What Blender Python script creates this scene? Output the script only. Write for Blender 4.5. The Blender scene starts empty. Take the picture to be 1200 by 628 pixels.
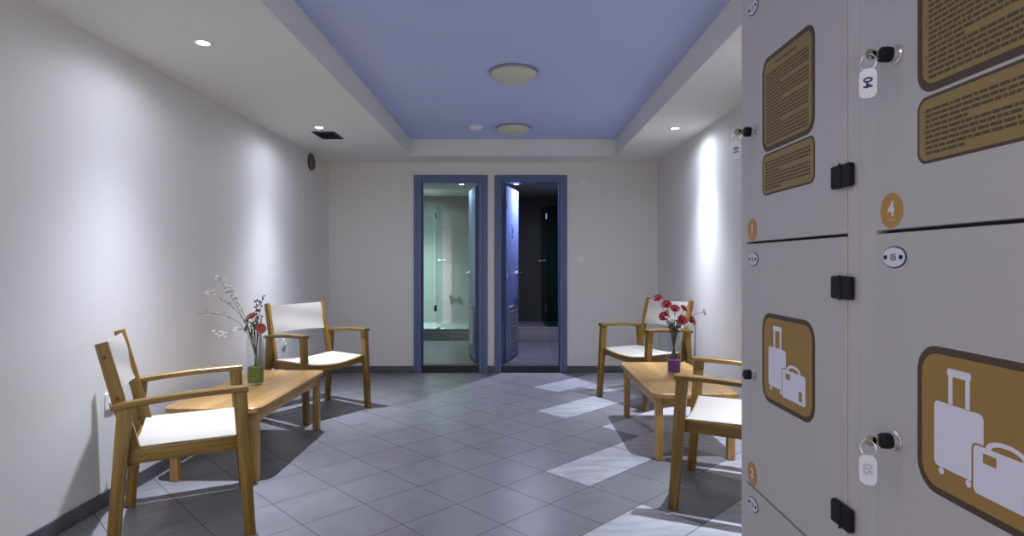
import bpy, bmesh, math, random
from mathutils import Vector, Matrix
R = math.radians
rnd = random.Random(7)
S = bpy.context.scene
COL = S.collection

# ------------------------------------------------------------------ materials
def nodes_of(name):
    m = bpy.data.materials.new(name); m.use_nodes = True
    nt = m.node_tree
    return m, nt, nt.nodes['Principled BSDF']

def plain(name, col, rough=.5, metal=0, bump=0, bscale=200, var=0, spec=.5):
    m, nt, b = nodes_of(name)
    b.inputs['Base Color'].default_value = (*col, 1)
    b.inputs['Roughness'].default_value = rough
    b.inputs['Metallic'].default_value = metal
    b.inputs['Specular IOR Level'].default_value = spec
    tc = nt.nodes.new('ShaderNodeTexCoord')
    n = nt.nodes.new('ShaderNodeTexNoise'); n.inputs['Scale'].default_value = bscale
    n.inputs['Detail'].default_value = 4
    nt.links.new(tc.outputs['Object'], n.inputs['Vector'])
    if var:
        mx = nt.nodes.new('ShaderNodeMix'); mx.data_type = 'RGBA'
        mx.inputs[6].default_value = (*[c*(1-var) for c in col], 1)
        mx.inputs[7].default_value = (*[min(1, c*(1+var)) for c in col], 1)
        nt.links.new(n.outputs['Fac'], mx.inputs[0]); nt.links.new(mx.outputs[2], b.inputs['Base Color'])
    if bump:
        bp = nt.nodes.new('ShaderNodeBump'); bp.inputs['Strength'].default_value = bump
        bp.inputs['Distance'].default_value = .002
        nt.links.new(n.outputs['Fac'], bp.inputs['Height']); nt.links.new(bp.outputs['Normal'], b.inputs['Normal'])
    return m

def wood(name, c0, c1, rough=.4, plank=0):
    m, nt, b = nodes_of(name)
    b.inputs['Roughness'].default_value = rough
    uv = nt.nodes.new('ShaderNodeUVMap')
    mp = nt.nodes.new('ShaderNodeMapping'); mp.inputs['Scale'].default_value = (2.2, 34, 1)
    nt.links.new(uv.outputs['UV'], mp.inputs['Vector'])
    n = nt.nodes.new('ShaderNodeTexNoise'); n.inputs['Scale'].default_value = 1.6
    n.inputs['Detail'].default_value = 6; n.inputs['Distortion'].default_value = .6
    nt.links.new(mp.outputs['Vector'], n.inputs['Vector'])
    rp = nt.nodes.new('ShaderNodeValToRGB')
    rp.color_ramp.elements[0].position = .3; rp.color_ramp.elements[0].color = (*c0, 1)
    rp.color_ramp.elements[1].position = .72; rp.color_ramp.elements[1].color = (*c1, 1)
    nt.links.new(n.outputs['Fac'], rp.inputs['Fac'])
    out = rp.outputs['Color']
    if plank:
        sp = nt.nodes.new('ShaderNodeSeparateXYZ'); nt.links.new(uv.outputs['UV'], sp.inputs['Vector'])
        d = nt.nodes.new('ShaderNodeMath'); d.operation = 'DIVIDE'; d.inputs[1].default_value = plank
        nt.links.new(sp.outputs['Y'], d.inputs[0])
        f = nt.nodes.new('ShaderNodeMath'); f.operation = 'FLOOR'; nt.links.new(d.outputs[0], f.inputs[0])
        w = nt.nodes.new('ShaderNodeTexWhiteNoise'); w.noise_dimensions = '1D'; nt.links.new(f.outputs[0], w.inputs['W'])
        mr = nt.nodes.new('ShaderNodeMapRange'); mr.inputs['To Min'].default_value = .82; mr.inputs['To Max'].default_value = 1.12
        nt.links.new(w.outputs['Value'], mr.inputs['Value'])
        mx = nt.nodes.new('ShaderNodeMix'); mx.data_type = 'RGBA'; mx.blend_type = 'MULTIPLY'; mx.inputs[0].default_value = 1
        nt.links.new(out, mx.inputs[6]); nt.links.new(mr.outputs['Result'], mx.inputs[7]); out = mx.outputs[2]
    nt.links.new(out, b.inputs['Base Color'])
    bp = nt.nodes.new('ShaderNodeBump'); bp.inputs['Strength'].default_value = .15; bp.inputs['Distance'].default_value = .001
    nt.links.new(n.outputs['Fac'], bp.inputs['Height']); nt.links.new(bp.outputs['Normal'], b.inputs['Normal'])
    return m

def canvas(name, col):
    m, nt, b = nodes_of(name)
    b.inputs['Roughness'].default_value = .9
    b.inputs['Base Color'].default_value = (*col, 1)
    tc = nt.nodes.new('ShaderNodeTexCoord')
    w1 = nt.nodes.new('ShaderNodeTexWave'); w1.inputs['Scale'].default_value = 260; w1.bands_direction = 'X'
    w2 = nt.nodes.new('ShaderNodeTexWave'); w2.inputs['Scale'].default_value = 260; w2.bands_direction = 'Y'
    for w in (w1, w2): nt.links.new(tc.outputs['Object'], w.inputs['Vector'])
    ad = nt.nodes.new('ShaderNodeMath'); nt.links.new(w1.outputs['Fac'], ad.inputs[0]); nt.links.new(w2.outputs['Fac'], ad.inputs[1])
    n = nt.nodes.new('ShaderNodeTexNoise'); n.inputs['Scale'].default_value = 9; nt.links.new(tc.outputs['Object'], n.inputs['Vector'])
    mx = nt.nodes.new('ShaderNodeMix'); mx.data_type = 'RGBA'
    mx.inputs[6].default_value = (*[c*.9 for c in col], 1); mx.inputs[7].default_value = (*col, 1)
    nt.links.new(n.outputs['Fac'], mx.inputs[0]); nt.links.new(mx.outputs[2], b.inputs['Base Color'])
    bp = nt.nodes.new('ShaderNodeBump'); bp.inputs['Strength'].default_value = .2; bp.inputs['Distance'].default_value = .001
    nt.links.new(ad.outputs[0], bp.inputs['Height']); nt.links.new(bp.outputs['Normal'], b.inputs['Normal'])
    return m

def stone(name, c0, c1, scale, rough, stretch=(1, 1, 1), rot=0, lo=.35, hi=.7, dist=.8, spec=.5):
    m, nt, b = nodes_of(name)
    b.inputs['Roughness'].default_value = rough
    b.inputs['Specular IOR Level'].default_value = spec
    tc = nt.nodes.new('ShaderNodeTexCoord')
    mp = nt.nodes.new('ShaderNodeMapping'); mp.inputs['Rotation'].default_value = (0, 0, rot)
    mp.inputs['Scale'].default_value = stretch
    nt.links.new(tc.outputs['Object'], mp.inputs['Vector'])
    n = nt.nodes.new('ShaderNodeTexNoise'); n.inputs['Scale'].default_value = scale; n.inputs['Detail'].default_value = 8
    n.inputs['Distortion'].default_value = dist
    nt.links.new(mp.outputs['Vector'], n.inputs['Vector'])
    rp = nt.nodes.new('ShaderNodeValToRGB')
    rp.color_ramp.elements[0].position = lo; rp.color_ramp.elements[0].color = (*c0, 1)
    rp.color_ramp.elements[1].position = hi; rp.color_ramp.elements[1].color = (*c1, 1)
    nt.links.new(n.outputs['Fac'], rp.inputs['Fac']); nt.links.new(rp.outputs['Color'], b.inputs['Base Color'])
    return m

def tiled(name, col, grout, w, h, rough=.35):
    m, nt, b = nodes_of(name)
    b.inputs['Roughness'].default_value = rough
    uv = nt.nodes.new('ShaderNodeUVMap')
    br = nt.nodes.new('ShaderNodeTexBrick'); br.offset = 0
    br.inputs['Color1'].default_value = (*col, 1); br.inputs['Color2'].default_value = (*[c*.86 for c in col], 1)
    br.inputs['Mortar'].default_value = (*grout, 1); br.inputs['Scale'].default_value = 1
    br.inputs['Brick Width'].default_value = w; br.inputs['Row Height'].default_value = h
    br.inputs['Mortar Size'].default_value = .003
    nt.links.new(uv.outputs['UV'], br.inputs['Vector']); nt.links.new(br.outputs['Color'], b.inputs['Base Color'])
    return m

def thin_glass(name, tint, refl=.12, rough=.02):
    m = bpy.data.materials.new(name); m.use_nodes = True
    nt = m.node_tree; nt.nodes.clear()
    o = nt.nodes.new('ShaderNodeOutputMaterial'); t = nt.nodes.new('ShaderNodeBsdfTransparent')
    t.inputs['Color'].default_value = (*tint, 1)
    g = nt.nodes.new('ShaderNodeBsdfGlossy'); g.inputs['Roughness'].default_value = rough
    g.inputs['Color'].default_value = (.9, 1, .97, 1)
    fr = nt.nodes.new('ShaderNodeLayerWeight'); fr.inputs['Blend'].default_value = refl
    mx = nt.nodes.new('ShaderNodeMixShader')
    cut = nt.nodes.new('ShaderNodeMath'); cut.operation = 'MULTIPLY'; cut.inputs[1].default_value = .4
    nt.links.new(fr.outputs['Fresnel'], cut.inputs[0]); nt.links.new(cut.outputs[0], mx.inputs[0]); nt.links.new(t.outputs[0], mx.inputs[1]); nt.links.new(g.outputs[0], mx.inputs[2])
    nt.links.new(mx.outputs[0], o.inputs['Surface'])
    return m

def glow(name, col, strength):
    m, nt, b = nodes_of(name)
    b.inputs['Base Color'].default_value = (.8, .8, .8, 1)
    b.inputs['Emission Color'].default_value = (*col, 1)
    b.inputs['Emission Strength'].default_value = strength
    return m

M = dict(
    wall=plain('wall_paint', (.71, .695, .66), .85, bump=.06, bscale=260),
    ceil=plain('ceiling_paint', (.75, .745, .70), .9, bump=.04, bscale=220),
    lav=plain('lavender_paint', (.50, .54, .82), .9, bump=.04, bscale=220),
    grout=plain('tile_grout', (.075, .075, .085), .9, bump=.1),
    tile=stone('grey_floor_tile', (.185, .182, .19), (.225, .222, .23), 5, .34, lo=.3, hi=.7, spec=.45),
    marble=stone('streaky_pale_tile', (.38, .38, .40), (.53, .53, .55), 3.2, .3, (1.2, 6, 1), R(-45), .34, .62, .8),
    base=stone('skirting_stone', (.075, .075, .085), (.12, .12, .13), 6, .45),
    blue=plain('blue_door_paint', (.095, .135, .265), .38, bump=.05, bscale=90),
    leaf=plain('blue_leaf_laminate', (.11, .15, .31), .32, bump=.04, bscale=120),
    chrome=plain('brushed_steel', (.72, .73, .75), .25, 1),
    alu=plain('aluminium_grille', (.34, .35, .40), .45, .6),
    black=plain('black_plastic', (.008, .008, .010), .5, spec=.25),
    dark=plain('dark_metal', (.03, .03, .035), .4, .6),
    white=plain('white_plastic', (.78, .78, .78), .35),
    enamel=plain('white_enamel', (.72, .74, .82), .2),
    locker=plain('locker_laminate', (.52, .492, .50), .42, bump=.04, bscale=300),
    lockedge=plain('locker_edge_strip', (.54, .512, .52), .4, bump=.03, bscale=300),
    gap=plain('shadow_gap_core', (.06, .05, .045), .8),
    gold=plain('gold_sign_film', (.35, .205, .055), .4, var=.06, bscale=6),
    gold2=plain('gold_text_film', (.285, .195, .058), .42, var=.06, bscale=6),
    brown=plain('brown_sign_border', (.075, .045, .024), .45),
    badge=plain('amber_badge_film', (.47, .25, .055), .4),
    ink=plain('dark_ink', (.10, .065, .04), .6),
    lilacink=plain('faded_lilac_ink', (.45, .43, .62), .5),
    navy=plain('navy_ink', (.03, .03, .12), .5),
    lilac=plain('pale_icon_film', (.78, .76, .90), .45),
    chair=wood('amber_chair_wood', (.115, .062, .007), (.275, .158, .024), .38),
    table=wood('honey_table_wood', (.34, .19, .055), (.53, .32, .11), .33, plank=.087),
    canvas=canvas('offwhite_canvas', (.42, .39, .335)),
    glass=thin_glass('clear_glass', (.96, .97, .97), .08),
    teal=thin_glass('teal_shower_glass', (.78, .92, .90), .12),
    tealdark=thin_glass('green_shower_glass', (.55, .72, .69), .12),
    bowl=plain('frosted_lamp_glass', (.56, .56, .44), .3),
    bronze=plain('bronze_ring', (.10, .075, .055), .4, .5),
    tan=plain('tan_disc', (.30, .25, .19), .6),
    vent=plain('dark_vent_metal', (.045, .045, .055), .5, .3),
    cubw=tiled('pale_cubicle_tile', (.26, .26, .255), (.21, .21, .205), .6, .3),
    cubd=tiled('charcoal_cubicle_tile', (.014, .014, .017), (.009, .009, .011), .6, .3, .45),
    cubf=tiled('slate_cubicle_floor', (.075, .075, .085), (.19, .185, .21), .45, .45, .3),
    cubc=plain('cubicle_ceiling_paint', (.45, .47, .46), .9),
    sill=plain('dark_step_stone', (.02, .02, .024), .6),
    curb=tiled('grey_curb_tile', (.13, .13, .14), (.22, .22, .22), .45, .2, .35),
    greenf=plain('green_vase_filler', (.15, .19, .035), .6, var=.5, bscale=70),
    purple=plain('purple_vase_filler', (.18, .04, .20), .45, var=.25, bscale=60),
    stem=plain('stem_green', (.20, .24, .12), .7, var=.3, bscale=60),
    stemd=plain('stem_brown', (.075, .055, .05), .7),
    petalw=plain('white_petal', (.82, .82, .80), .7),
    petalr=plain('red_petal', (.36, .016, .022), .6, var=.3, bscale=50),
    petalo=plain('rust_petal', (.32, .075, .045), .6, var=.3, bscale=50),
    petalp=plain('plum_bud', (.16, .08, .18), .6, var=.3, bscale=50),
    leafg=plain('dark_leaf', (.05, .06, .035), .6),
    lens=glow('lit_downlight_lens', (.92, .95, 1), 26),
)

# ------------------------------------------------------------------ mesh builder
class MB:
    def __init__(s):
        s.bm = bmesh.new(); s.uv = s.bm.loops.layers.uv.new('UVMap'); s.mats = []
    def mi(s, m):
        if m not in s.mats: s.mats.append(m)
        return s.mats.index(m)
    def merge(s, bm, m, mat4=None, uvfn=None, smooth=True):
        uv = bm.loops.layers.uv.get('UVMap') or bm.loops.layers.uv.new('UVMap')
        bm.normal_update()
        i = s.mi(m)
        ox, oy = rnd.uniform(0, 40), rnd.uniform(0, 40)
        for f in bm.faces:
            f.material_index = i
            n = f.normal
            for l in f.loops:
                c = l.vert.co
                if uvfn == 'beam': l[uv].uv = (c.x+ox, c.y+c.z+oy)
                elif uvfn: l[uv].uv = uvfn(c)
                else:
                    a = max(range(3), key=lambda k: abs(n[k]))
                    l[uv].uv = ((c.y, c.z), (c.x, c.z), (c.x, c.y))[a]
        if mat4 is not None: bm.transform(mat4)
        me = bpy.data.meshes.new('tmp'); bm.to_mesh(me); bm.free()
        s.bm.from_mesh(me); bpy.data.meshes.remove(me)
        return s
    def box(s, x0, x1, y0, y1, z0, z1, m, bev=0, mat4=None, uvfn=None, seg=1):
        bm = bmesh.new(); bmesh.ops.create_cube(bm, size=1)
        for v in bm.verts:
            v.co = ((x0+x1)/2+v.co.x*(x1-x0), (y0+y1)/2+v.co.y*(y1-y0), (z0+z1)/2+v.co.z*(z1-z0))
        if bev: bmesh.ops.bevel(bm, geom=bm.edges[:], offset=bev, segments=seg, affect='EDGES', profile=.5)
        return s.merge(bm, m, mat4, uvfn)
    def beam(s, p0, p1, w, d, m, side=(0, 1, 0), bev=.004, w1=None, d1=None):
        """box along p0->p1; w measured along 'side', d across it; optional end taper"""
        p0, p1 = Vector(p0), Vector(p1); L = (p1-p0).length
        x = (p1-p0).normalized(); y = Vector(side); y = (y-x*y.dot(x)).normalized(); z = x.cross(y)
        bm = bmesh.new(); bmesh.ops.create_cube(bm, size=1)
        for v in bm.verts:
            e = v.co.x > 0
            v.co = ((v.co.x+.5)*L, v.co.y*(w1 if e and w1 else w), v.co.z*(d1 if e and d1 else d))
        if bev: bmesh.ops.bevel(bm, geom=bm.edges[:], offset=bev, segments=2, affect='EDGES', profile=.6)
        T = Matrix((x, y, z)).transposed().to_4x4(); T.translation = p0
        return s.merge(bm, m, T, 'beam')
    def loft(s, rings, m, cap=True, closed=True, uvfn=None):
        bm = bmesh.new(); V = [[bm.verts.new(p) for p in r] for r in rings]
        n = len(V[0])
        for a, b in zip(V, V[1:]):
            for k in range(n if closed else n-1):
                bm.faces.new((a[k], a[(k+1) % n], b[(k+1) % n], b[k]))
        if cap and closed:
            bm.faces.new(V[0][::-1]); bm.faces.new(V[-1])
        bmesh.ops.recalc_face_normals(bm, faces=bm.faces[:])
        return s.merge(bm, m, None, uvfn)
    def lathe(s, prof, c, m, seg=40, axis='Z'):
        c = Vector(c); rings = []
        for r, h in prof:
            ring = []
            for k in range(seg):
                a = 2*math.pi*k/seg; p = Vector((r*math.cos(a), r*math.sin(a), h))
                if axis == 'X': p = Vector((p.z, p.x, p.y))
                if axis == 'Y': p = Vector((p.x, p.z, p.y))
                ring.append(c+p)
            rings.append(ring)
        return s.loft(rings, m)
    def tube(s, pts, r0, r1, m, seg=6):
        pts = [Vector(p) for p in pts]; rings = []
        for i, p in enumerate(pts):
            d = (pts[min(i+1, len(pts)-1)]-pts[max(i-1, 0)]).normalized()
            u = d.orthogonal().normalized(); v = d.cross(u)
            if i and rings:                                   # keep the frame from twisting
                pr = (rings[-1][0]-pts[i-1]); pr = pr-d*pr.dot(d)
                if pr.length > 1e-9: u = pr.normalized(); v = d.cross(u)
            t = i/(len(pts)-1); r = r0+(r1-r0)*t
            rings.append([p+u*r*math.cos(2*math.pi*k/seg)+v*r*math.sin(2*math.pi*k/seg) for k in range(seg)])
        return s.loft(rings, m)
    def blob(s, c, r, m, sc=(1, 1, 1), sub=1, rot=None):
        bm = bmesh.new(); bmesh.ops.create_icosphere(bm, subdivisions=sub, radius=r)
        T = Matrix.Translation(c) @ (rot.to_4x4() if rot else Matrix.Identity(4)) @ Matrix.Diagonal((*sc, 1))
        return s.merge(bm, m, T)
    def prism(s, pts, fn, t0, t1, m):
        """outline pts (u,v) extruded from depth t0 to t1; fn(u,v,t) -> world"""
        return s.loft([[fn(u, v, t) for u, v in pts] for t in (t0, t1)], m)
    def build(s, name, parent=None, loc=None, angle=35):
        me = bpy.data.meshes.new(name); s.bm.to_mesh(me); s.bm.free()
        for m in s.mats: me.materials.append(m)
        me.shade_smooth(); me.set_sharp_from_angle(angle=R(angle))
        o = bpy.data.objects.new(name, me); COL.objects.link(o)
        if parent: o.parent = parent
        if loc: o.location = loc
        return o

def tag(o, label, cat, group=None):
    o['label'] = label; o['category'] = cat
    if group: o['group'] = group
    return o
def thing(name, label, cat, loc=(0, 0, 0), rz=0, group=None):
    o = bpy.data.objects.new(name, None); COL.objects.link(o)
    o.empty_display_size = .1; o.location = loc; o.rotation_euler = (0, 0, rz)
    return tag(o, label, cat, group)
def struct(o):
    o['kind'] = 'structure'; return o
def dup(root, loc, rz, label):
    r = root.copy(); COL.objects.link(r); r.location = loc; r.rotation_euler = (0, 0, rz); r['label'] = label
    for ch in list(root.children):
        c = ch.copy(); COL.objects.link(c); c.parent = r
        for g in list(ch.children):
            d = g.copy(); COL.objects.link(d); d.parent = c
    return r

def text_polys(body, size, bold=0.0):
    cu = bpy.data.curves.new('t', 'FONT'); cu.body = body; cu.size = size
    cu.align_x = 'CENTER'; cu.align_y = 'CENTER'; cu.offset = bold
    ob = bpy.data.objects.new('t', cu); COL.objects.link(ob)
    dg = bpy.context.evaluated_depsgraph_get(); dg.update()
    me = bpy.data.meshes.new_from_object(ob.evaluated_get(dg))
    bm = bmesh.new(); bm.from_mesh(me)
    bpy.data.objects.remove(ob); bpy.data.curves.remove(cu); bpy.data.meshes.remove(me)
    xs = [v.co.x for v in bm.verts]; ys = [v.co.y for v in bm.verts]
    cx, cy = (min(xs)+max(xs))/2, (min(ys)+max(ys))/2
    for v in bm.verts: v.co.x -= cx; v.co.y -= cy
    return bm

def rrect(u0, u1, v0, v1, r, n=8):
    pts = []
    for cx, cy, a0 in ((u1-r, v1-r, 0), (u0+r, v1-r, 90), (u0+r, v0+r, 180), (u1-r, v0+r, 270)):
        for k in range(n+1):
            a = R(a0+90*k/n); pts.append((cx+r*math.cos(a), cy+r*math.sin(a)))
    return pts
def ellipse(cu, cv, a, b, n=36):
    return [(cu+a*math.cos(2*math.pi*k/n), cv+b*math.sin(2*math.pi*k/n)) for k in range(n)]

# ------------------------------------------------------------------ room shell
CAMZ = 1.22
XL, XR, YB, YF = -2.05, 1.60, 6.53, -2.5
ZC, ZT = 2.33, 2.504
TXL, TXR, TY = -1.075, 1.062, 6.13

# floor: square tiles laid on the diagonal, one face each, over a grout bed
fl = MB()
fl.box(XL, XR, YF, YB, -.12, -.0012, M['grout'])
q = .33; ox, oy = -.052, 2.743; st = q/math.sqrt(2)
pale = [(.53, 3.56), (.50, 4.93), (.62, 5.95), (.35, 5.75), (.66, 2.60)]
def tile_face(i0, i1, j0, j1, m):
    g = .0021
    def P(i, j): return (ox+st*(j-i), oy+st*(i+j))
    gi = g/q
    vs = [P(i0+gi, j0+gi), P(i0+gi, j1-gi), P(i1-gi, j1-gi), P(i1-gi, j0+gi)]
    cx, cy = sum(v[0] for v in vs)/4, sum(v[1] for v in vs)/4
    if not (XL-.5 < cx < XR+.5 and YF-.5 < cy < YB+.5): return
    bm = bmesh.new(); bm.faces.new([bm.verts.new((*v, 0)) for v in vs])
    for co, no in (((XL, 0, 0), (-1, 0, 0)), ((XR, 0, 0), (1, 0, 0)), ((0, YB, 0), (0, 1, 0)), ((0, YF, 0), (0, -1, 0))):
        bmesh.ops.bisect_plane(bm, geom=bm.verts[:]+bm.edges[:]+bm.faces[:], plane_co=co, plane_no=no, clear_outer=True)
    if bm.faces:
        if bm.faces[:][0].normal.z < 0: bmesh.ops.reverse_faces(bm, faces=bm.faces[:])
        fl.merge(bm, m)
    else: bm.free()
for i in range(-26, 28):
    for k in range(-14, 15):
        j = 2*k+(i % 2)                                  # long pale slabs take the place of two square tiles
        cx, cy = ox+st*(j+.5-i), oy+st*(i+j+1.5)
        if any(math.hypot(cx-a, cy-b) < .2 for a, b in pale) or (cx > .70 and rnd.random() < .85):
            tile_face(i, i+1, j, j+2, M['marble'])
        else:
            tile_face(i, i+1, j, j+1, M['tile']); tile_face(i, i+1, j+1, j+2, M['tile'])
struct(fl.build('floor'))

w = MB(); w.box(XL-.12, XL, YF, YB, -.12, ZT+.1, M['wall']); struct(w.build('wall_left'))
w = MB(); w.box(XR, XR+.12, YF, YB, -.12, ZT+.1, M['wall']); struct(w.build('wall_right'))

# openings of the two shower cubicles
DL = (-1.107, -1.02, -.386, -.289)      # outer, inner, inner, outer
DR = (-.213, -.137, .511, .591)
DTOP, DIN = 2.19, 2.115
WT = .12
w = MB()
for a, b in ((XL-.12, DL[1]), (DL[2], DR[1]), (DR[2], XR+.12)):
    w.box(a, b, YB, YB+WT, -.12, ZT+.1, M['wall'])
for a, b in ((DL[1], DL[2]), (DR[1], DR[2])):
    w.box(a, b, YB, YB+WT, DIN, ZT+.1, M['wall'])
struct(w.build('wall_back'))

c = MB()
c.box(TXL, TXR, -1.9, TY, ZT, ZT+.1, M['lav'])
for x0, x1, y0, y1 in ((XL, TXL, YF, YB), (TXR, XR, YF, YB), (TXL, TXR, TY, YB), (TXL, TXR, YF, -1.9)):
    c.box(x0, x1, y0, y1, ZC, ZT+.1, M['ceil'])
struct(c.build('ceiling'))

def skirting(name, segs):
    b = MB()
    for s in segs: b.box(*s, 0, .075, M['base'], .002)
    struct(b.build(name))
skirting('baseboard_left', [(XL, XL+.012, YF, YB)])
skirting('baseboard_right', [(XR-.012, XR, YF, YB)])
skirting('baseboard_back', [(XL+.012, DL[0], YB-.012, YB), (DL[3], DR[0], YB-.012, YB), (DR[3], XR-.012, YB-.012, YB)])

# ------------------------------------------------------------------ shower cubicles
FZ, CZ, CY1 = .08, 2.29, 9.5
def cubicle(side, x0, x1, wm, fm):
    y0 = YB+WT
    w = MB(); w.box(x0-.06, x0, y0, CY1+.06, 0, CZ+.05, wm); struct(w.build('wall_%s_cubicle_left' % side))
    w = MB(); w.box(x1, x1+.06, y0, CY1+.06, 0, CZ+.05, wm); struct(w.build('wall_%s_cubicle_right' % side))
    w = MB(); w.box(x0, x1, CY1, CY1+.06, 0, CZ+.05, wm); struct(w.build('wall_%s_cubicle_back' % side))
    w = MB(); w.box(x0, x1, y0, CY1, CZ, CZ+.05, M['cubc']); struct(w.build('ceiling_%s_cubicle' % side))
    w = MB(); w.box(x0, x1, y0, CY1, 0, FZ, fm); struct(w.build('floor_%s_cubicle' % side))
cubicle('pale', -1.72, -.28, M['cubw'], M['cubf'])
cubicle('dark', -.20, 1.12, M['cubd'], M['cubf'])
for k, (a, b) in enumerate(((DL[1], DL[2]), (DR[1], DR[2]))):
    t = MB(); t.box(a, b, YB-.004, YB+WT, 0, FZ, M['sill'], .003); struct(t.build('trim_%d' % (k+1)))
t = MB(); t.box(-1.72, -.28, 8.61, CY1, FZ, .26, M['curb'], .006); struct(t.build('trim_3'))
t = MB(); t.box(-.20, 1.12, 8.61, CY1, FZ, .275, M['curb'], .006); struct(t.build('trim_4'))

def doorway(name, D, hinge, free, label):
    root = bpy.data.objects.new(name, None); COL.objects.link(root); root.location = ((D[1]+D[2])/2, YB, 0)
    struct(root); root['label'] = label
    inv = Matrix.Translation((-root.location.x, -YB, 0))
    # frame: two jambs and a head, each with a stepped profile
    f = MB(); B = M['blue']
    for a, b, st_ in ((D[0], D[1], 1), (D[3], D[2], -1)):
        lo, hi = min(a, b), max(a, b)
        f.box(lo, hi, YB-.016, YB-.0005, 0, DTOP, B, .004, inv)
        m_ = a+(b-a)*.55
        f.box(min(m_, b), max(m_, b), YB-.026, YB-.016, 0, DIN+.03, B, .004, inv)
        f.box(b-.006 if st_ > 0 else b, b if st_ > 0 else b+.006, YB-.016, YB+WT, FZ, DIN, B, .002, inv)
        # rebate stop
        e = b if st_ > 0 else b-.014
        f.box(e, e+.014, YB+.02, YB+.06, FZ, DIN, B, .002, inv)
    f.box(D[1], D[2], YB-.016, YB-.0005, DIN, DTOP, B, .004, inv)
    f.box(D[1], D[2], YB-.026, YB-.016, DIN, DIN+.034, B, .004, inv)
    f.box(D[1], D[2], YB-.016, YB+WT, DIN-.006, DIN, B, .002, inv)
    f.build('door_frame', root)
    # leaf in its own frame: x along leaf from hinge, z up
    hx, hy = hinge; dx, dy = free[0]-hx, free[1]-hy; L = math.hypot(dx, dy); a = math.atan2(dy, dx)
    T = Matrix.Translation((hx-root.location.x, hy-YB, FZ+.012)) @ Matrix.Rotation(a, 4, 'Z')
    H = DIN-FZ-.03
    lf = MB(); lf.box(0, L, -.019, .019, 0, H, M['leaf'], .003, T)
    leaf = lf.build('door_leaf', root)
    hd = MB()
    for s in (-1, 1):
        hd.lathe([(0.0001, 0), (.025, 0), (.025, s*.008), (.0001, s*.008)], (L-.07, s*.0195, 1.0), M['chrome'], 24, 'Y')
        hd.tube([(L-.07, s*.02, 1.0), (L-.07, s*.062, 1.0)], .010, .010, M['chrome'], 12)
        hd.tube([(L-.055, s*.062, 1.0), (L-.12, s*.066, 1.0), (L-.22, s*.062, .998)], .012, .011, M['chrome'], 12)
    for v in hd.bm.verts: v.co = T @ v.co
    hd.build('door_handle', leaf)
    lv = MB()
    for s in (-1, 1):
        y0, y1 = (.019, .031) if s > 0 else (-.031, -.019)
        x0, x1, z0, z1 = .11, L-.09, .13, .62
        for bx in ((x0, x0+.028, z0, z1), (x1-.028, x1, z0, z1), (x0+.028, x1-.028, z0, z0+.028), (x0+.028, x1-.028, z1-.028, z1)):
            lv.box(bx[0], bx[1], y0, y1, bx[2], bx[3], M['alu'], .002, T)
        k = 0; z = z0+.045
        while z < z1-.035:
            lv.box(-(x1-x0-.05)/2, (x1-x0-.05)/2, -.010, .010, -.0015, .0015, M['alu'], 0,
                   T @ Matrix.Translation(((x0+x1)/2, s*.024, z)) @ Matrix.Rotation(s*R(-35), 4, 'X'))
            z += .026
    lv.build('louvre_grille', leaf)
    for z in (.25, 1.0, 1.78):
        hg = MB(); hg.tube([(0.0, -.024, z-.045), (0.0, -.024, z+.045)], .007, .007, M['chrome'], 10)
        for v in hg.bm.verts: v.co = T @ v.co
        hg.build('door_hinge', leaf)
    return root, leaf, T, L
d1 = doorway('door_1', DL, (-.418, 6.70), (-.535, 7.27), 'blue louvred shower door standing open, left of the pair')
d2 = doorway('door_2', DR, (-.102, 6.70), (.040, 7.27), 'blue louvred shower door standing open, right of the pair')
# little pictogram plate on the right leaf
root, leaf, T, L = d2
p = MB(); p.box(L*.40, L*.40+.11, -.021, -.019, 1.43, 1.58, M['leaf'], .0008, T)
fig = lambda u, v, t: T @ Vector((L*.40+.055+u, -.021-t, 1.505+v))
p.prism(ellipse(0, .045, .012, .012, 16), fig, 0, .001, M['navy'])
p.prism([(-.022, .028), (-.030, -.020), (-.014, -.020), (-.012, -.06), (.012, -.06), (.014, -.020), (.030, -.020), (.022, .028)], fig, 0, .001, M['navy'])
p.build('pictogram_plate', leaf)

# shower screens: a fixed panel and a glass door with hinge and knob
def screen(name, label, gm, xa, xb, hx, free, hs, kn):
    root = thing(name, label, 'shower screen', (hx, 8.66, .26))
    zz = .262 if hx < 0 else .277
    O = Matrix.Translation((-hx, -8.66, -.26))
    g = MB(); g.box(min(xa, xb), max(xa, xb), 8.656, 8.664, zz, 2.06, gm, .001, O); g.build('fixed_panel', root)
    dx, dy = free[0]-hx, free[1]-8.66; L = math.hypot(dx, dy)
    T = O @ Matrix.Translation((hx, 8.66, 0)) @ Matrix.Rotation(math.atan2(dy, dx), 4, 'Z')
    d = MB(); d.box(.012, L, -.004, .004, zz+.012, 2.06, gm, .001, T); dr = d.build('glass_door', root)
    for z in (.55, 1.90):
        h = MB(); h.box(-.045, .05, -.014, .014, z-.045, z+.045, M['dark' if z < 1 else 'chrome'], .004, T); h.build('hinge', root)
    k = MB()
    for s in (-1, 1):
        k.tube([(L-.07, s*.004, 1.25), (L-.07, s*.03, 1.25)], .008, .008, M['chrome'], 10)
        k.tube([(L-.07, s*.03, 1.25), (L-.07, s*.055, 1.25)], .018, .018, M['chrome'], 16)
    for v in k.bm.verts: v.co = T @ v.co
    k.build('knob', dr)
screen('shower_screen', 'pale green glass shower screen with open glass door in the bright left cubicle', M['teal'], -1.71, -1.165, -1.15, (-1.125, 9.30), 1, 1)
screen('shower_screen', 'dark green glass shower screen in the unlit right cubicle', M['tealdark'], .49, 1.11, .475, (.44, 9.30), 1, 1)

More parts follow.
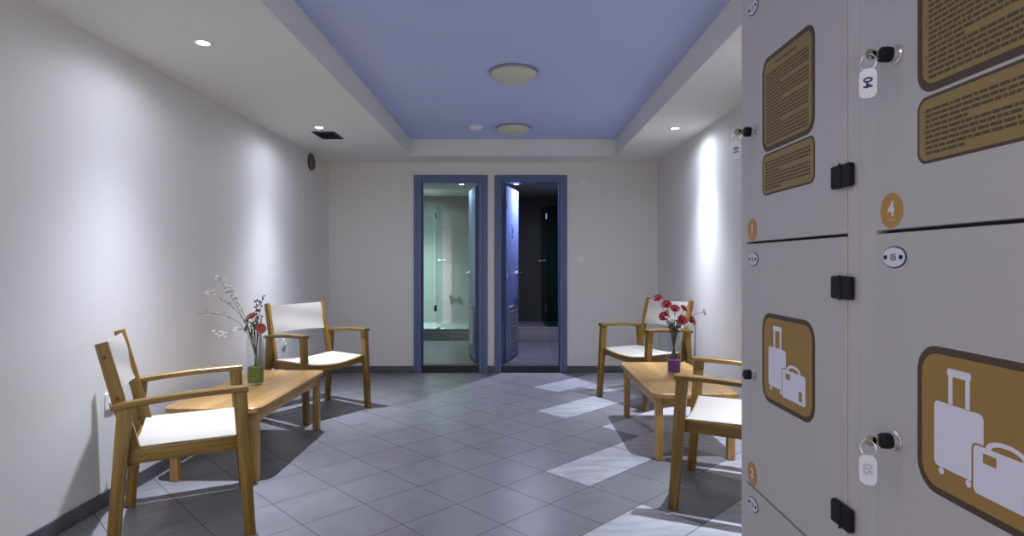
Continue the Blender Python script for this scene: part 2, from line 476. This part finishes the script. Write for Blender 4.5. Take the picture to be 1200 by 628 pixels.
# ------------------------------------------------------------------ lights
def beam_profile(name, n, wide):
    """photometric web of a reflector lamp: a cos^n core over a weak wide spill"""
    t = bpy.data.texts.new(name); ang = list(range(0, 91, 3))
    cd = [max(0, math.cos(R(a))**n+wide*math.cos(R(a))**1.2*max(0, min(1, (90-a)/18))) for a in ang]
    t.write('IESNA:LM-63-2002\nTILT=NONE\n1 -1 1 %d 1 1 2 0 0 0\n1 1 0\n' % len(ang))
    t.write(' '.join('%d' % a for a in ang)+'\n0\n'+' '.join('%.3f' % (1000*c) for c in cd)+'\n')
    return t
ROOM_BEAM = beam_profile('room_reflector', 15, .055)
CUB_BEAM = beam_profile('cubicle_reflector', 5, .02)
SHOWER_BEAM = beam_profile('shower_reflector', 9, .03)
CUB_WIDE = beam_profile('cubicle_wide_reflector', 2.5, .0)
def bulb(loc, watt, col, prof, r, parent):
    l = bpy.data.lights.new('downlight_bulb', 'POINT'); l.energy = watt; l.color = col; l.shadow_soft_size = r
    l.use_nodes = True; nt = l.node_tree; em = nt.nodes['Emission']
    ies = nt.nodes.new('ShaderNodeTexIES'); ies.mode = 'INTERNAL'; ies.ies = prof; ies.inputs['Strength'].default_value = .1
    nt.links.new(ies.outputs['Fac'], em.inputs['Strength'])
    o = bpy.data.objects.new('downlight_bulb', l); COL.objects.link(o); o.parent = parent; o.location = loc
    return o
def downlight(x, y, z, label, watt, col=(.75, .81, 1), prof=ROOM_BEAM, group='recessed ceiling downlights'):
    root = thing('downlight', label, 'ceiling light', (x, y, z), 0, group)
    b = MB(); b.lathe([(.030, -.001), (.030, -.004), (.040, -.006), (.046, -.003), (.046, -.0005), (.030, -.0005)], (0, 0, 0), M['white'], 32)
    b.build('trim_ring', root)
    b = MB(); b.lathe([(.0001, -.0025), (.030, -.0025), (.030, -.0008), (.0001, -.0008)], (0, 0, 0), M['lens'], 32)
    b.build('lens', root)
    bulb((0, 0, -.03), watt, col, prof, .02, root)
    return root
W = 36
downlight(-1.567, 2.97, ZC, 'round lit downlight in white ceiling above the near left chair', W)
downlight(-1.596, 4.83, ZC, 'round lit downlight just beside the dark square ceiling vent', W)
downlight(1.331, 4.86, ZC, 'round lit downlight above the far right chair', W)
downlight(1.331, 2.97, ZC, 'round lit downlight above the near right chair, hidden by lockers', W)
downlight(-1.567, 1.11, ZC, 'unseen downlight added as fill in left ceiling strip near the camera', W)  # out of view, repeats the row spacing; added to lift the front ambient
downlight(-1.567, -.75, ZC, 'unseen downlight added as fill in left ceiling strip behind the camera', W)  # unseen lamp added behind the camera for fill light
downlight(1.331, -.75, ZC, 'unseen downlight added as fill in right ceiling strip behind the camera', W)  # its unseen partner on the right, also added only for fill
downlight(-.71, 8.02, CZ, 'small lit downlight in the left cubicle ceiling, seen under its door head', 8, (.80, 1, .97), CUB_BEAM, 'cubicle downlights')
downlight(-1.44, 8.80, CZ, 'lit downlight over the shower tray behind the pale green glass', 90, (.92, 1, .99), SHOWER_BEAM, 'cubicle downlights')
downlight(-.66, 7.10, CZ, 'lit downlight just inside the left door head', 4, (.80, 1, .97), CUB_WIDE, 'cubicle downlights')
downlight(.035, 8.02, CZ, 'small lit downlight in the right cubicle ceiling, seen under its door head', 3, (.66, .68, 1), CUB_BEAM, 'cubicle downlights')
downlight(.19, 7.10, CZ, 'lit downlight just inside the right door head', 30, (.66, .68, 1), CUB_WIDE, 'cubicle downlights')

def dome(x, y, label):
    root = thing('dome_lamp', label, 'ceiling lamp', (x, y, ZT), 0, 'dome ceiling lamps')
    b = MB(); b.lathe([(.0001, 0), (.158, 0), (.166, -.005), (.165, -.014), (.152, -.018), (.0001, -.018)], (0, 0, 0), M['alu'], 56); b.build('lamp_base', root)
    pr = [(.157, -.013), (.155, -.020), (.143, -.034), (.124, -.048), (.098, -.062), (.066, -.073), (.032, -.080), (.0001, -.082)]
    b = MB(); b.lathe(pr, (0, 0, 0), M['bowl'], 56); b.build('lamp_shade', root)
    for k in range(3):
        a = R(20+120*k); b = MB(); b.blob((.160*math.cos(a), .160*math.sin(a), -.019), .008, M['chrome'], sub=2); b.build('clip', root)
dome(0, 3.96, 'unlit dome ceiling lamp nearest the camera in the lavender recess')
dome(0, 5.58, 'unlit dome ceiling lamp farther back, beside the smoke detector')
root = thing('smoke_detector', 'small round white smoke detector left of the far dome lamp', 'smoke detector', (-.362, 5.55, ZT))
b = MB(); b.lathe([(.0001, 0), (.068, 0), (.068, -.010), (.0001, -.010)], (0, 0, 0), M['white'], 36); b.build('base', root)
b = MB(); b.lathe([(.062, -.010), (.062, -.018), (.052, -.027), (.028, -.033), (.0001, -.034)], (0, 0, 0), M['white'], 36); b.build('cover', root)

# ceiling vent and round wall vent
root = thing('ceiling_vent', 'dark square slatted vent in the left ceiling strip', 'vent', (-1.615, 5.12, ZC))
b = MB()
for bx in ((-.095, .095, -.14, -.125), (-.095, .095, .125, .14), (-.095, -.08, -.125, .125), (.08, .095, -.125, .125)):
    b.box(*bx, -.010, -.0005, M['vent'], .002)
b.build('frame', root)
b = MB(); b.box(-.08, .08, -.125, .125, -.003, -.0005, M['black'])
for k in range(9):
    b.box(-.08, .08, -.009, .009, -.001, .001, M['vent'], 0, Matrix.Translation((0, -.112+.028*k, -.006)) @ Matrix.Rotation(R(20), 4, 'X'))
b.build('slats', root)
root = thing('wall_vent', 'round brown vent cover high on the left wall by the corner', 'vent', (XL, 5.94, 2.232))
b = MB(); b.lathe([(.066, 0), (.085, 0), (.085, .014), (.078, .022), (.066, .018)], (0, 0, 0), M['bronze'], 40, 'X'); b.build('ring', root)
b = MB(); b.lathe([(.0001, .0005), (.066, .0005), (.066, .010), (.045, .014), (.0001, .016)], (0, 0, 0), M['tan'], 40, 'X'); b.build('cover_disc', root)

# switch, sensor cover, sockets
root = thing('light_switch', 'small white light switch on back wall right of the doors', 'light switch', (.735, YB, 1.25))
b = MB(); b.box(-.04, .04, -.010, 0, -.04, .04, M['white'], .003); b.build('plate', root)
b = MB(); b.box(-.024, .024, -.015, -.010, -.03, .03, M['white'], .002); b.build('rocker', root)
b = MB(); b.lathe([(.0001, 0), (.045, 0), (.045, -.008), (.036, -.012), (.0001, -.012)], (.77, YB+.001, 2.12), M['white'], 32, 'Y')
tag(b.build('cover_plate'), 'round white cover plate high on the back wall', 'cover plate')
def socket(y, z, label):
    root = thing('wall_socket', label, 'socket', (XL, y, z), 0, 'wall sockets')
    b = MB(); b.box(0, .011, -.042, .042, -.042, .042, M['white'], .004); b.build('plate', root)
    b = MB(); b.lathe([(.0001, .011), (.021, .011), (.023, .016), (.019, .016), (.018, .0125), (.0001, .0125)], (0, 0, 0), M['white'], 28, 'X')
    for s in (-1, 1): b.lathe([(.0001, .0125), (.003, .0125), (.003, .0135), (.0001, .0135)], (0, s*.0095, 0), M['black'], 10, 'X')
    b.build('receptacle', root)
socket(2.99, .52, 'white wall socket behind the near left chair')
socket(5.24, .51, 'white wall socket behind the far left chair')

# ------------------------------------------------------------------ armchair
def make_chair(label):
    t = thing('armchair', label, 'chair', group='wooden canvas armchairs')
    C = M['chair']
    for s in (1, -1):
        b = MB(); b.beam((.295, s*.302, 0), (.252, s*.299, .648), .034, .046, C, (0, 1, 0), .004, .036, .058); b.build('leg', t)
        b = MB(); b.beam((-.225, s*.302, 0), (-.178, s*.299, .622), .034, .044, C, (0, 1, 0), .004, .036, .056); b.build('leg', t)
        # arm: gently bowed board, wider at the front
        rings = []
        for k in range(13):
            u = k/12; x = -.228+.515*u; z = .624+.032*u+.009*math.sin(math.pi*u); hw = .024+.005*u; th = .0125
            yc = s*.299
            rings.append([(x, yc-hw+.004, z-th), (x, yc+hw-.004, z-th), (x, yc+hw, z-th+.004), (x, yc+hw, z+th-.004),
                          (x, yc+hw-.004, z+th), (x, yc-hw+.004, z+th), (x, yc-hw, z+th-.004), (x, yc-hw, z-th+.004)])
        b = MB(); o1, o2 = rnd.uniform(0, 9), rnd.uniform(0, 9)
        b.loft(rings, C, uvfn=lambda c: (c.x+o1, c.y+c.z+o2)); b.build('armrest', t)
        b = MB(); b.beam((-.192, s*.270, .405), (.262, s*.270, .413), .024, .062, C, (0, 1, 0)); b.build('side_rail', t)
        # back post leaning behind the sling
        b = MB(); b.beam((-.145, s*.267, .400), (-.266, s*.264, .888), .026, .052, C, (0, 1, 0), .004, .026, .046)
        bp = b.build('back_post', t)
        for z, x in ((.655, -.208), (.83, -.252)):
            m = MB(); m.lathe([(.0001, 0), (.006, 0), (.006, s*.003), (.0001, s*.003)], (x, s*.2785, z), M['dark'], 12, 'Y')
            m.build('bolt', bp)
    # dished front rail
    rings = []
    for k in range(17):
        u = k/16*2-1; y = u*.281; z = .424-.034*(1-u*u)
        x = .245
        rings.append([(x-.012, y, z-.026), (x+.012, y, z-.026), (x+.014, y, z-.022), (x+.014, y, z+.018), (x+.010, y, z+.022), (x-.012, y, z+.022)])
    b = MB(); b.loft(rings, C, uvfn=lambda c: (c.y, c.z+c.x)); b.build('front_rail', t)
    b = MB(); b.beam((-.165, -.257, .385), (-.165, .257, .385), .022, .05, C, (1, 0, 0)); b.build('back_rail', t)
    # canvas seat, sagging between the rails
    def sheet(fn, nu, nv, th):
        bm = bmesh.new(); V = [[bm.verts.new(fn(i/nu, j/nv)) for j in range(nv+1)] for i in range(nu+1)]
        for i in range(nu):
            for j in range(nv): bm.faces.new((V[i][j], V[i+1][j], V[i+1][j+1], V[i][j+1]))
        bmesh.ops.recalc_face_normals(bm, faces=bm.faces[:])
        bmesh.ops.solidify(bm, geom=bm.faces[:], thickness=th)
        return bm
    def seat(u, v):
        x = -.155+.405*u; y = (v*2-1)*.276
        return (x, y, .4475-.030*(1-(v*2-1)**2)*(.75+.25*u)+.004*math.cos(u*9)*(1-(v*2-1)**2))
    b = MB(); b.merge(sheet(seat, 16, 16, .004), M['canvas']); b.build('seat_sling', t)
    def back(u, v):
        z = .655+.215*u; y = (v*2-1)*.250
        x = -.185-.248*(z-.60)
        return (x-.020*(1-(v*2-1)**2)+.004*math.sin(u*7+v*3), y, z+.006*(v*2-1)**2*(1 if u > .5 else -1))
    b = MB(); b.merge(sheet(back, 10, 18, .005), M['canvas']); b.build('back_sling', t)
    return t
ch = make_chair('wooden canvas armchair beside the near left wall, turned side-on to the camera')
ch.location = (-1.585, 2.785, 0); ch.rotation_euler = (0, 0, R(27))
dup(ch, (-1.635, 4.85, 0), R(-34), 'wooden canvas armchair at the far end of the left table')
dup(ch, (1.185, 5.23, 0), R(210), 'wooden canvas armchair at the far end of the right table')
dup(ch, (1.185, 3.065, 0), R(155), 'wooden canvas armchair at right, partly hidden by the lockers')

# ------------------------------------------------------------------ coffee tables
TZ = .42
def make_table(label):
    t = thing('coffee_table', label, 'table', group='low wooden coffee tables')
    Tm = M['table']; hx, hy = .27, .575
    b = MB(); bm = bmesh.new()
    pts = rrect(-hx, hx, -hy, hy, .06, 7)
    lv = [(-.032, .004), (-.028, 0), (-.004, 0), (0, .004)]
    rings = [[bm.verts.new((x*(1-e/hx), y*(1-e/hy), TZ+z)) for x, y in pts] for z, e in lv]
    n = len(pts)
    for a, c in zip(rings, rings[1:]):
        for k in range(n): bm.faces.new((a[k], a[(k+1) % n], c[(k+1) % n], c[k]))
    bm.faces.new(rings[0][::-1]); bm.faces.new(rings[-1])
    b.merge(bm, Tm, None, lambda c: (c.y+3, c.x+.27+5.22)); b.build('tabletop', t)
    for sx in (1, -1):
        for sy in (1, -1):
            b = MB(); b.beam((sx*.222, sy*.515, 0), (sx*.222, sy*.515, TZ-.0325), .046, .046, Tm, (1, 0, 0), .009); b.build('leg', t)
    for sx in (1, -1):
        b = MB(); b.beam((sx*.228, -.49, TZ-.062), (sx*.228, .49, TZ-.062), .022, .056, Tm, (1, 0, 0)); b.build('apron', t)
    for sy in (1, -1):
        b = MB(); b.beam((-.197, sy*.52, TZ-.062), (.197, sy*.52, TZ-.062), .022, .056, Tm, (0, 1, 0)); b.build('apron', t)
    return t
tb = make_table('low honey wood coffee table between the two left chairs'); tb.location = (-1.67, 3.81, 0)
dup(tb, (1.12, 4.16, 0), 0, 'low honey wood coffee table between the two right chairs')

# ------------------------------------------------------------------ vases and flowers
def vase(x, y, r, h, fh, fm, label):
    t = thing('glass_vase', label, 'vase', (x, y, TZ))
    b = MB(); b.lathe([(.0001, .0005), (r*.97, .0005), (r, .006), (r, h), (r-.004, h), (r-.004, .012), (.0001, .012)], (0, 0, 0), M['glass'], 40); b.build('glass_cylinder', t)
    b = MB(); b.lathe([(.0001, .013), (r-.0055, .013), (r-.0055, fh), (r*.5, fh+.006), (.0001, fh+.002)], (0, 0, 0), fm, 32); b.build('filler', t)
vase(-1.70, 3.88, .054, .31, .115, M['greenf'], 'tall clear glass vase with green filler on the left table')
vase(1.157, 4.25, .050, .31, .098, M['purple'], 'tall clear glass vase with purple base on the right table')

def pix(px, py, Y):
    return Vector(((px-602)/690*Y, Y, CAMZ-(py-307.65)/690*Y))
def curve(p0, p1, p2, n=10):
    return [p0*(1-t)**2+p1*2*t*(1-t)+p2*t*t for t in [k/n for k in range(n+1)]]
def bloom(mb, c, r, mat, n=6, up=Vector((0, -.6, .8))):
    up = up.normalized(); u = up.orthogonal().normalized(); v = up.cross(u)
    for ring, (rr, lift) in enumerate(((r, .25), (r*.6, .6))):
        for k in range(n):
            a = 2*math.pi*(k+.5*ring)/n; d = u*math.cos(a)+v*math.sin(a); side = up.cross(d)
            pts = []
            for (s, w_, l) in ((.1, .12, 0), (.5, .36, lift*.4), (.85, .34, lift*.8), (1, .1, lift)):
                for q_ in (-1, 1): pts.append(c+d*rr*s+side*rr*w_*q_+up*rr*l)
            bm = bmesh.new(); V = [bm.verts.new(p) for p in pts]
            for i in range(0, 6, 2): bm.faces.new((V[i], V[i+1], V[i+3], V[i+2]))
            bmesh.ops.recalc_face_normals(bm, faces=bm.faces[:]); bmesh.ops.solidify(bm, geom=bm.faces[:], thickness=.0012)
            mb.merge(bm, mat)
    mb.blob(c+up*r*.25, r*.3, mat)
def flower(label, vx, vy, mouth, foot, tip, kind, group, bow=.02, side=()):
    """one stem from inside the vase to its tip, with its own bloom"""
    root = thing('flower', label, 'flower', (vx, vy, TZ), 0, group)
    o = Vector((vx, vy, TZ)); m = Vector((mouth[0], mouth[1], mouth[2]))
    f = Vector((foot[0], foot[1], foot[2])); tp = tip-o
    pts = [f+(m-f)*k/4 for k in range(4)]+curve(m, m+(m-f).normalized()*(tp-m).length*.45+Vector((0, 0, bow)), tp)
    s = MB(); s.tube(pts, .0028, .0018, M['stem'] if kind in ('white', 'whitebloom') else M['stemd'], 6); s.build('stem', root)
    b = MB(); d = (pts[-1]-pts[-3]).normalized()
    if kind == 'white':                 # loose spray of tiny white buds along the end of the twig
        for k in range(16):
            q_ = pts[-1-(k % 5)] + Vector((rnd.gauss(0, .011), rnd.gauss(0, .011), rnd.gauss(0, .009)))
            if k < 11: q_ = pts[-1]+Vector((rnd.gauss(0, .020), rnd.gauss(0, .014), rnd.gauss(0, .012)))
            b.blob(q_, rnd.uniform(.007, .012), M['petalw'], (1.3, 1, .8)); near_ = min(pts, key=lambda p_: (p_-q_).length); b.tube([near_, q_+(near_-q_)*.02], .0012, .001, M['stem'], 4)
        for k in range(6):
            i = rnd.randrange(5, len(pts)-2); b.blob(pts[i]+Vector((rnd.gauss(0, .006), 0, rnd.gauss(0, .006))), .0045, M['stem'], (1.5, .7, 1))
    elif kind == 'red': bloom(b, pts[-1], .037, M['petalr'], 9, d+Vector((0, -.8, .3)))
    elif kind == 'rust': bloom(b, pts[-1], .034, M['petalo'], 9, d+Vector((0, -.8, .3)))
    elif kind == 'whitebloom': bloom(b, pts[-1], .026, M['petalw'], 7, d+Vector((0, -.8, .3)))
    elif kind == 'plum':
        for k in range(14):
            t = rnd.random(); i = len(pts)-1-int(t*6); q_ = pts[i]+Vector((rnd.gauss(0, .010), rnd.gauss(0, .01), rnd.gauss(0, .006)))
            b.blob(q_, rnd.uniform(.005, .009), M['petalp']); b.tube([pts[i], q_], .0012, .001, M['stemd'], 4)
    elif kind == 'leafy':
        for k in range(13):
            i = rnd.randrange(7, len(pts)); dd = Vector((rnd.uniform(-1, 1), rnd.uniform(-1, .6), rnd.uniform(-.3, 1))).normalized()
            b.blob(pts[i]+dd*.018, .019, M['leafg' if k % 2 else 'stem'], (1, .4, .14), 1, dd.to_track_quat('X', 'Z').to_matrix())
    b.build('bloom', root)
    if kind in ('red', 'rust'):
        l = MB()
        for k in range(6):
            i = rnd.randrange(4, 10); dd = Vector((rnd.uniform(-1, 1), rnd.uniform(-1, .2), rnd.uniform(-.2, .8))).normalized()
            rot = dd.to_track_quat('X', 'Z').to_matrix()
            l.blob(pts[i]+dd*.022, .02, M['leafg'], (1, .38, .12), 1, rot)
        l.build('leaf', root)
L = (-1.70, 3.88)
LF = [
    ('white budded spray reaching highest at the upper left of the left vase', 256, 326, 'white', 3.86),
    ('thin white sprig second highest, left of the left vase', 247, 343, 'white', 3.84),
    ('long white twig reaching farthest left from the left vase', 222, 368, 'white', 3.82),
    ('low white spray drooping left of the left vase rim', 259, 392, 'white', 3.80),
    ('pale twig beside the highest spray in the left vase', 268, 338, 'white', 3.9),
    ('dark red bloom at the top centre of the left vase', 295, 371, 'rust', 3.86),
    ('rust coloured bloom at the right rim of the left vase', 306, 385, 'rust', 3.86),
    ('rust coloured bloom deep in the middle of the left vase', 290, 384, 'rust', 3.9),
    ('plum sprig standing up at right of the left vase', 309, 346, 'plum', 3.9),
    ('dark leafy sprig below the dark red bloom in the left vase', 291, 377, 'leafy', 3.85),
    ('dark leafy sprig under the plum sprigs in the left vase', 303, 372, 'leafy', 3.9),
    ('shorter plum sprig right of the red bloom in the left vase', 300, 353, 'plum', 3.88),
]
for k, (lab, px, py, kind, Y) in enumerate(LF):
    tp = pix(px, py, Y); dx = max(-.036, min(.036, (tp.x-L[0])*.16)); a = 2.4*k
    flower(lab, *L, (dx, .018*math.sin(a), .31), (-dx*.7, .02*math.cos(a), .118), tp, kind,
           'flowers in the left vase', .03 if kind != 'white' else .015)
Rv = (1.157, 4.25)
RF = [
    ('small red bloom at the upper left tip of the right bouquet', 770.5, 350, 'red', 4.25),
    ('red bloom upper left of centre in the right bouquet', 781, 357, 'red', 4.22),
    ('large red bloom at the centre of the right bouquet', 791, 362, 'red', 4.2),
    ('red bloom upper right in the right bouquet', 802, 362, 'red', 4.27),
    ('red bloom at the left edge of the right bouquet', 778, 371, 'red', 4.22),
    ('red bloom right of centre, low in the right bouquet', 799, 375, 'red', 4.19),
    ('red bloom at the far right of the red bouquet', 810.5, 376, 'red', 4.25),
    ('red bloom low in the middle of the right bouquet', 794, 378, 'red', 4.25),
    ('leafy sprig low left among the red blooms on the right table', 784, 377, 'leafy', 4.28),
    ('small white budded spray low right among the red blooms on the right table', 804, 380, 'white', 4.2),
    ('small white budded spray between the red blooms on the right table', 786, 373, 'white', 4.2),
    ('white bloom reaching right from the right vase', 825, 366, 'whitebloom', 4.25),
]
for k, (lab, px, py, kind, Y) in enumerate(RF):
    tp = pix(px, py, Y); dx = max(-.034, min(.034, (tp.x-Rv[0])*.22)); a = 2.4*k
    flower(lab, *Rv, (dx, .016*math.sin(a), .31), (-dx*.7, .018*math.cos(a), .100), tp, kind, 'flowers in the right vase', .01)

# ------------------------------------------------------------------ lockers
LX = .636
LD = 1.44
def F(u, v, t): return Vector((LX-t, -u, v))          # u runs to the right as seen from the room, t towards the room
def put_text(mb, body, size, Y, Z, t, m, rot=0, bold=0.0):
    bm = text_polys(body, size, bold)
    T = Matrix.Translation((LX-t, Y, Z)) @ Matrix(((0, 0, -1, 0), (-1, 0, 0, 0), (0, 1, 0, 0), (0, 0, 0, 1))) @ Matrix.Rotation(rot, 4, 'Z')
    mb.merge(bm, m, T)
ROWS = [(1.2735, 1.938), (.6235, 1.2720), (.055, .6220)]
FAR = {'01': .036, '04': .050}
def locker(y0, y1, nums, label, sign_shift, keys):
    """y0 near side, y1 far side (as one looks at it, far is left)"""
    root = thing('locker_cabinet', label, 'locker', group='luggage locker columns')
    e = .0008; y0 += e; y1 -= e
    far, near = FAR[nums[0]], .038                    # stile widths either side of the doors
    b = MB(); m = M['lockedge']
    b.box(LX+.002, LD, y1-.018, y1, 0, 1.975, m, .001)
    b.box(LX+.002, LX+.022, y1-far, y1-.018, 0, 1.975, m, .001)
    b.box(LX+.002, LD, y0, y0+.018, 0, 1.975, m, .001)
    b.box(LX+.002, LX+.022, y0+.018, y0+near, 0, 1.975, m, .001)
    b.box(LX+.002, LD, y0+.018, y1-.018, 1.945, 1.975, m, .001)
    b.box(LX+.002, LD, y0+.018, y1-.018, 0, .05, m, .001)
    b.box(LD-.02, LD, y0+.018, y1-.018, .05, 1.945, m)
    b.box(LX+.0225, LD-.02, y0+.018, y1-.018, .613, .631, M['gap'])
    b.box(LX+.0225, LD-.02, y0+.018, y1-.018, 1.263, 1.281, M['gap'])
    b.build('body', root)
    d0, d1 = y0+near+.0015, y1-far-.0015
    for (z0, z1), n in zip(ROWS, nums):
        b = MB(); b.box(LX, LX+.022, d0, d1, z0+.0022, z1-.0022, M['locker'], .0012); door = b.build('door', root)
        dz = z1-z0
        # cylinder lock knob
        kz = (1.565, .9245, .34)[ROWS.index((z0, z1))]; ky = d1-.057
        b = MB()
        b.lathe([(.0001, 0), (.016, 0), (.016, -.003), (.012, -.005), (.0115, -.012), (.0001, -.012)], (LX, ky, kz), M['chrome'], 28, 'X')
        b.lathe([(.0001, -.012), (.0125, -.012), (.013, -.016), (.0125, -.026), (.009, -.029), (.0001, -.029)], (LX, ky, kz), M['black'], 28, 'X')
        b.build('lock_knob', door)
        # hinges on the near edge, bridging door and frame
        for hz in ((z0+.112, z1-.10) if n < '04' or True else ()):
            b = MB(); b.box(LX-.013, LX+.0006, d0-.029, d0+.034, hz-.022, hz+.022, M['black'], .003)
            b.box(LX-.015, LX-.012, d0-.004, d0+.002, hz-.024, hz+.024, M['black'], .001)
            b.build('hinge', door)
        # enamel number plate
        py_, pz = d1-.051, z1-.043
        b = MB()
        b.prism(ellipse(-py_, pz, .031, .0185), F, -.0003, .0015, M['navy'])
        b.prism(ellipse(-py_, pz, .0285, .0165), F, .0015, .0026, M['enamel'])
        for s in (-1, 1): b.prism(ellipse(-py_+s*.020, pz, .0037, .0037, 14), F, .0026, .004, M['black'])
        put_text(b, n, .0155, py_, pz, .0029, M['navy'], 0, .0003)
        b.build('number_plate', door)
        # round amber badge
        by, bz = d1-.043, z0+.034
        b = MB()
        b.prism(ellipse(-by, bz, .030, .030), F, -.0002, .0006, M['badge'])
        put_text(b, n[1], .033, by, bz+.003, .0011, M['white'], 0, .0011)
        b.prism([(-by-.010, bz-.0165), (-by+.010, bz-.0165), (-by+.010, bz-.0155), (-by-.010, bz-.0155)], F, .0006, .0010, M['white'])
        b.build('number_badge', door)
        # signs
        su = d1-.107                      # left edge of the sign (Y)
        if z0 > 1.2:
            sh = sign_shift
            for (v0, v1, r, bw, gm, rows, kind) in ((1.497+sh, 1.733+sh, .034, .012, M['gold2'], 21, 'big'), (1.389+sh, 1.492+sh, .020, .005, M['gold2'], 9, 'small')):
                b = MB(); u0, u1 = -su, -su+.262
                b.prism(rrect(u0, u1, v0, v1, r), F, -.0002, .0006, M['brown'])
                b.prism(rrect(u0+bw, u1-bw, v0+bw, v1-bw, max(.008, r-bw*.8)), F, .0006, .0010, gm)
                top, bot = v1-bw-.012, v0+bw+.008
                if kind == 'big':
                    top -= .016
                    x = (u0+u1)/2-.055
                    while x < (u0+u1)/2+.05:
                        wd = rnd.uniform(.010, .022); b.prism([(x, top+.010), (x+wd, top+.010), (x+wd, top+.0145), (x, top+.0145)], F, .0010, .0013, M['ink']); x += wd+.004
                lh = (top-bot)/rows
                for k in range(rows):
                    z = top-lh*(k+1)
                    if kind == 'big' and k in (4, 9, 15): end = u0+.10
                    elif kind == 'small' and k in (3, 8): end = u0+.10
                    else: end = u1-bw-.016
                    x = u0+bw+.014
                    if (kind == 'big' and k in (0, 5, 10, 16)) or (kind == 'small' and k in (0, 4)): b.prism(ellipse(x-.005, z+lh*.3, .0014, .0014, 8), F, .0010, .0013, M['ink'])
                    while x < end:
                        wd = min(rnd.uniform(.006, .020), end-x+.003)
                        b.prism([(x, z), (x+wd, z), (x+wd, z+lh*.58), (x, z+lh*.58)], F, .0010, .0013, M['ink']); x += wd+.0026
                b.build('notice_sign', door)
        else:
            v0, v1 = z0+.249, z0+.471
            if z0 < .5: v0, v1 = z0+.20, z0+.422
            u0, u1 = -su, -su+.262; H = v1-v0; Wd = u1-u0
            b = MB()
            b.prism(rrect(u0, u1, v0, v1, .042), F, -.0002, .0006, M['brown'])
            b.prism(rrect(u0+.011, u1-.011, v0+.011, v1-.011, .033), F, .0006, .0010, M['gold'])
            X = lambda a: u0+a*Wd
            Z = lambda a: v0+a*H
            P = M['lilac']
            b.prism(rrect(X(.145), X(.50), Z(.20), Z(.635), .008, 4), F, .0010, .0013, P)     # suitcase
            for a in (.255, .378): b.prism([(X(a), Z(.63)), (X(a+.03), Z(.63)), (X(a+.03), Z(.84)), (X(a), Z(.84))], F, .0010, .0013, P)
            b.prism(rrect(X(.247), X(.416), Z(.82), Z(.87), .003, 3), F, .0010, .0015, P)
            for a in (.20, .40): b.prism(ellipse(X(a), Z(.175), .0052, .0052, 14), F, .0010, .0013, P)
            b.prism(rrect(X(.422), X(.868), Z(.128), Z(.452), .009, 4), F, .0013, .0015, M['gold'])   # gap round the bag
            b.prism(rrect(X(.436), X(.855), Z(.142), Z(.440), .007, 4), F, .0015, .0018, P)
            arc = [(X(.645)+.034*math.cos(R(a)), Z(.44)+.015*math.sin(R(a))) for a in range(0, 181, 15)]
            arc += [(X(.645)+.025*math.cos(R(a)), Z(.44)+.009*math.sin(R(a))) for a in range(180, -1, -15)]
            b.prism(arc, F, .0013, .0016, P)
            b.prism(rrect(X(.50), X(.585), Z(.345), Z(.405), .002, 3), F, .0018, .0020, M['gold'])
            b.prism(rrect(X(.745), X(.80), Z(.175), Z(.275), .003, 3), F, .0018, .0020, M['gold'])
            b.build('luggage_sign', door)
    for row, txt, rot, lab in keys:
        kz = (1.565, .9245, .34)[row]; ky = d1-.057
        k = thing('key_tag', lab, 'key', (LX-.030, ky, kz), 0, 'keys hanging in the locker locks')
        b = MB(); b.box(-.012, .0004, -.0012, .0012, -.007, .007, M['chrome'], .0008)
        b.lathe([(.0001, -.0012), (.009, -.0012), (.009, .0012), (.0001, .0012)], (-.014, 0, 0), M['chrome'], 20, 'Y'); b.build('key', k)
        A = R(48); nx, ny = -math.cos(A), -math.sin(A); rx, ry = math.sin(A), -math.cos(A)
        G = lambda u, v, t: Vector((-.018+rx*u+nx*t, ry*u+ny*t, v))
        b = MB(); b.tube([G(.0115*math.cos(R(a)), -.0125+.0135*math.sin(R(a)), 0) for a in range(0, 361, 15)], .0011, .0011, M['chrome'], 6); b.build('key_ring', k)
        b = MB(); b.prism(rrect(-.0130, .0130, -.073, -.0235, .0105, 6), G, -.0015, .0015, M['enamel']); tg = b.build('fob', k)
        b = MB(); bm = text_polys(txt, .0185, .0006)
        Q = Matrix(((rx, 0, nx, -.018+nx*.0019), (ry, 0, ny, ny*.0019), (0, 1, 0, -.047), (0, 0, 0, 1)))
        b.merge(bm, M['lilacink' if txt == '05' else 'navy'], Q @ Matrix.Rotation(rot, 4, 'Z'))
        b.build('fob_number', tg)
locker(1.086, 1.650, ('01', '02', '03'), 'pale luggage locker column numbered 1 and 2, left one of the two', 0,
       [(0, '01', R(-90), 'key with white fob 01 in the lock of the locker marked 1')])
locker(.508, 1.086, ('04', '05', '06'), 'pale luggage locker column numbered 4 and 5, right one nearest the camera', -.017,
       [(0, '04', R(-90), 'key with white fob 04 in the lock of the locker marked 4'),
        (1, '05', R(-90), 'key with white fob in the lock below the oval 05 plate')])

# ------------------------------------------------------------------ camera, world, view
cam = bpy.data.cameras.new('camera'); co = bpy.data.objects.new('camera', cam); COL.objects.link(co)
co.location = (0, 0, CAMZ); co.rotation_euler = (R(90), 0, 0)
cam.sensor_width = 36; cam.lens = 690/1200*36
cam.shift_x = -2/1200; cam.shift_y = -6.35/1200; cam.clip_start = .02
S.camera = co
wd = bpy.data.worlds.new('world'); S.world = wd; wd.use_nodes = True
wd.node_tree.nodes['Background'].inputs['Color'].default_value = (1, .90, .77, 1); wd.node_tree.nodes['Background'].inputs['Strength'].default_value = 1.2
S.view_settings.view_transform = 'Standard'; S.view_settings.look = 'None'
S.view_settings.gamma = 1; S.view_settings.exposure = 0.6
S.view_settings.use_curve_mapping = False
